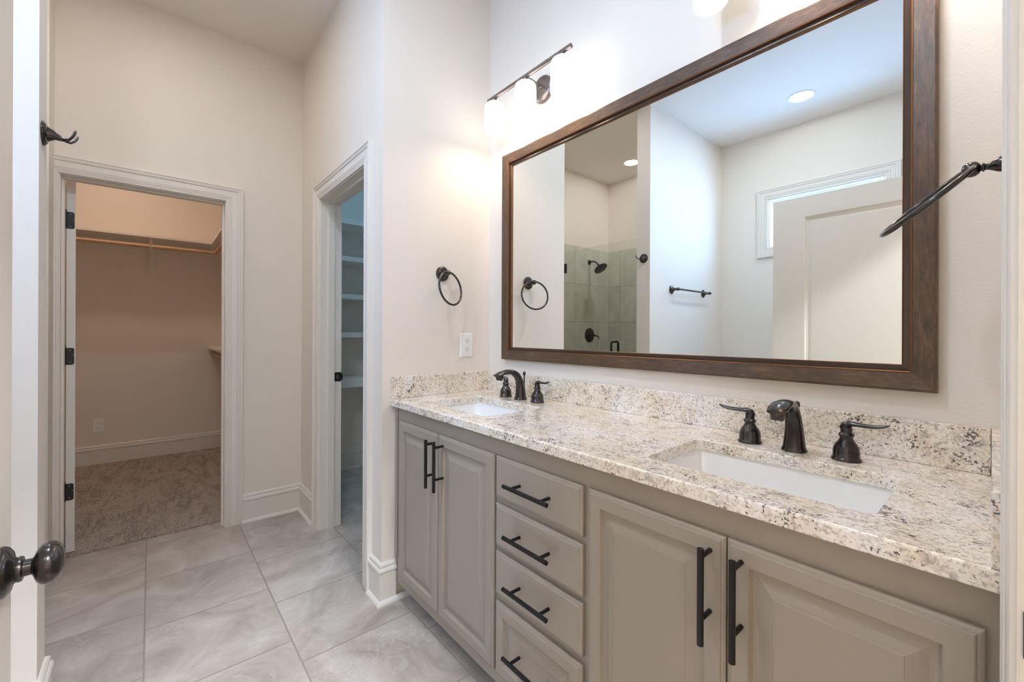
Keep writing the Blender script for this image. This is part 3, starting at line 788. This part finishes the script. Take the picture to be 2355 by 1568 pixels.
mb.tube([(x, 2 * GY - y, z) for x, y, z in full], 0.0095, 14)
mb.build('pull_handle', BLACK, sd)
sp = MB().box(-2.209, SX0, GY - 0.005, GY + 0.005, 0.0, 2.035).build('glass_screen', GLASS)
tag(sp, 'narrow fixed clear glass shower panel beside the partition wall, in mirror', 'glass panel')

sh = thing('shower_fixture', 'dark round shower head on bent arm, seen in mirror', 'shower head', (XS + 0.012, -1.151, 2.045))
MB().lathe([(0.030, 0), (0.030, 0.004), (0.022, 0.010), (0.012, 0.013)], (0, 0, 0), (1, 0, 0), 24).build('flange', BLACK, sh, world=False)
MB().tube([(0.005, 0, 0), (0.05, 0, 0.004), (0.085, 0, -0.004), (0.115, 0, -0.025), (0.135, 0, -0.05)], 0.0095, 14).build('arm', BLACK, sh, world=False)
dd = Vector((0.62, 0, -0.78)).normalized()
MB().lathe([(0.012, -0.012), (0.016, 0.0), (0.016, 0.010), (0.03, 0.024), (0.074, 0.042), (0.080, 0.048), (0.080, 0.056), (0.074, 0.060), (0.0, 0.061)], Vector((0.135, 0, -0.05)), dd, 32).build('spray_head', BLACK, sh, world=False)
sv = thing('shower_valve', 'dark round shower valve with lever below the shower head, in mirror', 'shower valve', (XS + 0.012, -1.157, 1.190))
MB().lathe([(0.083, 0), (0.084, 0.004), (0.078, 0.009), (0.045, 0.012), (0.0, 0.012)], (0, 0, 0), (1, 0, 0), 36).build('plate', BLACK, sv, world=False)
mb = MB().lathe([(0.028, 0.010), (0.026, 0.03), (0.021, 0.045), (0.017, 0.055), (0.0, 0.056)], (0, 0, 0), (1, 0, 0), 24)
mb.tube([(0.045, -0.01, 0), (0.052, -0.06, -0.008), (0.060, -0.095, -0.018), (0.060, -0.105, -0.045)], [0.010, 0.0075, 0.007, 0.004], 12)
mb.build('lever', BLACK, sv, world=False)

# ------------------------------------------------------------------ recessed lights
def can(loc, lens, label, r=0.075):
    c = thing('recessed_light', label, 'ceiling light', loc, group='recessed downlights')
    MB().lathe([(r, -0.001), (r + 0.004, -0.006), (r + 0.018, -0.005), (r + 0.020, 0.0), (r, 0.0)], (0, 0, 0), (0, 0, 1), 40).build('trim_ring', WHITEPL, c, world=False)
    MB().lathe([(r, -0.0035), (r * 0.6, -0.0042), (0.0, -0.0045)], (0, 0, 0), (0, 0, 1), 40).build('lens', lens, c, world=False)
    return c
can((-1.048, -1.044, CZ), CANL, 'round recessed ceiling light near window, in mirror top right', 0.072)
can((-2.640, -1.155, CZ), SHOWL, 'round recessed ceiling light over the shower, in mirror', 0.072)
can((-4.55, -0.25, CZ), CLOSL, 'round warm ceiling light inside the walk-in closet', 0.085)
can((-0.95, 0.12, CZ), VANFILL, 'round recessed ceiling light in front of the vanity', 0.072)  # added out of view to even out the room's brightness
can((-2.40, -0.02, CZ), HALLFILL, 'round recessed ceiling light between the two closet doorways', 0.072)  # unseen lamp added to lift the light around the doorways
can((-2.75, 1.55, CZ), LINENFILL, 'round cool ceiling light inside the linen closet', 0.072)  # added to brighten the linen shelves with cool light
can((1.45, 0.62, CZ), BEDFILL, 'round ceiling light in the bedroom behind camera', 0.25)  # added as soft frontal fill through the entry doorway

# ------------------------------------------------------------------ walk-in closet fittings
def shelf(name, x0, x1, y0, y1, z0, z1, label, front=None):
    mb = MB().box(x0, x1, y0, y1, z0, z1)
    o = mb.build(name, SHELFP, bevel=0.0012)
    tag(o, label, 'shelf'); return o
S0, S1 = 2.062, 2.084
s_ = shelf('closet_shelf', CBX + 0.001, CBX + 0.305, -1.298, CRY - 0.001, S0, S1, 'long painted shelf above the hanging rod on closet back wall')
s2 = shelf('closet_shelf', CBX + 0.3055, XC - TH - 0.03, CRY - 0.300, CRY - 0.001, S0, S1, 'upper painted shelf along the right closet wall')
MB().box(CBX + 0.3055, XC - TH - 0.03, CRY - 0.02, CRY - 0.001, S0 - 0.085, S0).build('cleat', SHELFP, s2)
s3 = shelf('closet_shelf', CBX + 0.001, XC - TH - 0.03, CRY - 0.300, CRY - 0.001, 1.035, 1.057, 'lower painted shelf along the right closet wall at waist height')
MB().box(CBX + 0.001, XC - TH - 0.03, CRY - 0.02, CRY - 0.001, 0.95, 1.035).build('cleat', SHELFP, s3)
rod = MB().tube([(CBX + 0.285, -1.298, 1.984), (CBX + 0.285, CRY - 0.27, 1.984)], 0.0165, 18).build('closet_rod', OAK_Y)
tag(rod, 'oak hanging rod under the back closet shelf', 'closet rod')
rod = MB().tube([(CBX + 0.29, CRY - 0.262, 1.984), (XC - TH - 0.04, CRY - 0.262, 1.984)], 0.0165, 18).build('closet_rod', OAK_X)
tag(rod, 'oak hanging rod under the upper right closet shelf', 'closet rod')
rod = MB().tube([(CBX + 0.002, CRY - 0.262, 0.985), (XC - TH - 0.04, CRY - 0.262, 0.985)], 0.0165, 18).build('closet_rod', OAK_X)
tag(rod, 'oak hanging rod under the lower right closet shelf', 'closet rod')
br = thing('shelf_bracket', 'painted metal shelf and rod bracket mid-span on closet back wall', 'bracket', (CBX, 0.0, 1.75))
MB().box(CBX, CBX + 0.006, -0.016, 0.016, 1.757, S0 - 0.002).build('wall_plate', SHELFP, br)
mb = MB().tube([(CBX + 0.008, 0, 1.785), (CBX + 0.03, 0, 1.800), (CBX + 0.11, 0, 1.868), (CBX + 0.20, 0, 1.938), (CBX + 0.262, 0, 1.960), (CBX + 0.290, 0, 1.963), (CBX + 0.305, 0, 1.972), (CBX + 0.309, 0, 1.992)], 1, 12, up=(0, 1, 0), flat=[(0.004, 0.0115)] * 8)
mb.box(CBX + 0.004, CBX + 0.27, -0.0125, 0.0125, S0 - 0.006, S0 - 0.001); mb.box(CBX + 0.235, CBX + 0.241, -0.011, 0.011, 1.95, S0 - 0.004)
mb.build('brace', SHELFP, br)
for zc in (1.772, 1.80):
    MB().lathe([(0.004, 0), (0.003, 0.002)], (CBX + 0.006, 0, zc), (1, 0, 0), 10).build('screw', PEWTER, br)

# closet door: local x = along door from the hinge, local y = thickness
def panel_rings(mb, x0, x1, z0, z1, y, sgn):
    prof = [(0, 0), (0.004, 0.0015), (0.008, 0.007), (0.022, 0.0095), (0.026, 0.007), (0.038, 0.0055)]
    rings = []
    for ins, dep in prof:
        yy = y - sgn * dep
        rings.append([(x0 + ins, yy, z0 + ins), (x1 - ins, yy, z0 + ins), (x1 - ins, yy, z1 - ins), (x0 + ins, yy, z1 - ins)])
    mb.loft(rings, True, False, True)
def slab_door(mb, W, H, T, panels):
    """hollow-free slab with recessed moulded panels on both faces"""
    for sgn, y in ((1, T / 2), (-1, -T / 2)):
        outer = [Vector((0, y, 0)), Vector((W, y, 0)), Vector((W, y, H)), Vector((0, y, H))]
        polys = [[Vector((p.x, p.z, 0)) for p in outer]]
        pts = list(outer)
        for (x0, x1, z0, z1) in panels:
            h_ = [(x0, z0), (x1, z0), (x1, z1), (x0, z1)]
            polys.append([Vector((a, b_, 0)) for a, b_ in h_]); pts += [Vector((a, y, b_)) for a, b_ in h_]
        mb.add(pts, [tuple(t) for t in tessellate_polygon(polys)])
        for (x0, x1, z0, z1) in panels: panel_rings(mb, x0, x1, z0, z1, y, sgn)
    e = [(0, 0), (W, 0), (W, H), (0, H)]
    vs = [(x, s_ * T / 2, z) for s_ in (-1, 1) for x, z in e]
    mb.add(vs, [(i, (i + 1) % 4, 4 + (i + 1) % 4, 4 + i) for i in range(4)])
    return mb
W1 = 0.70
d1 = thing('door_1', 'off-white closet door swung open inside, only its hinge edge showing', 'door', (-3.294, -0.329, 0.018), math.radians(180 + 7.5), kind='structure')
mb = MB(); slab_door(mb, W1, 2.008, 0.035, [(0.12, W1 - 0.12, 0.22, 0.86), (0.12, W1 - 0.12, 1.02, 1.86)])
mb.build('door_leaf', TRIM, d1, world=False, weld=True)
for zc in (1.793, 1.059, 0.326):
    rg = []
    for t in (0.0003, 0.0022):
        rg.append([(-t, y, z) for y, z in rrect(-0.013, 0.021, zc - 0.045, zc + 0.045, 0.009)])
    h = MB().loft(rg)
    h.tube([(-0.004, 0.022, zc - 0.047), (-0.004, 0.022, zc + 0.049)], 0.005, 10)
    h.lathe([(0.006, 0), (0.006, 0.004), (0.002, 0.008)], (-0.004, 0.022, zc + 0.048), (0, 0, 1), 10)
    h = h.build('hinge', BLACK, d1, world=False)
    for sy, sz in ((0.009, 0.032), (-0.004, 0.006), (0.009, -0.032)):
        MB().lathe([(0.0032, 0), (0.0025, 0.0008)], (-0.0021, sy - 0.006, zc + sz), (-1, 0, 0), 10).build('screw', PEWTER, h, world=False)

# entry door: opened 90 degrees, on the left of the camera
W2 = 0.915
d2 = thing('door_2', 'open cream entry door with dark knob at left edge, also in mirror', 'door', (-0.035, -0.1725, 0.012), math.radians(180), kind='structure')
mb = MB(); slab_door(mb, W2, 2.012, 0.035, [(0.165, W2 - 0.165, 0.24, 0.80), (0.165, W2 - 0.165, 0.98, 1.893)])
mb.build('door_leaf', TRIM, d2, world=False, weld=True)
kx, kz = W2 - 0.070, 0.887 - 0.012
for sgn in (-1, 1):
    mb = MB().lathe([(0.0340, 0), (0.0345, 0.003), (0.0320, 0.008), (0.0260, 0.012), (0.0185, 0.0135), (0.0160, 0.0165), (0.0170, 0.0195), (0.0160, 0.0220), (0.0120, 0.0232)], (kx, sgn * 0.0175, kz), (0, sgn, 0), 32)
    k_ = mb.build('knob_rose', BRONZE, d2, world=False)
    mb = MB().lathe([(0.0112, 0.020), (0.0108, 0.0305), (0.0150, 0.0330), (0.0225, 0.0360), (0.0272, 0.0405), (0.0288, 0.0460), (0.0275, 0.0520), (0.0225, 0.0575), (0.0150, 0.0610), (0.0070, 0.0625), (0.0, 0.0628)], (kx, sgn * 0.0175, kz), (0, sgn, 0), 36)
    mb.build('knob', BRONZE, k_, world=False)

# ------------------------------------------------------------------ linen closet shelves
names = ['top shelf of the linen closet, lit bluish from the doorway', 'second shelf from the top in linen closet', 'middle shelf of the linen closet', 'second shelf from the bottom in linen closet', 'lowest shelf of linen closet, just below the strike plate level']
for (z0, z1), nm in zip(((2.100, 2.140), (1.795, 1.834), (1.485, 1.525), (1.169, 1.212), (0.757, 0.829)), names):
    o = MB().box(LX + 0.001, LX + 0.30, PT + 0.001, 2.099, z0, z1).build('linen_shelf', SHELFP, bevel=0.0015)
    tag(o, nm, 'shelf', group='painted shelves in the linen closet')
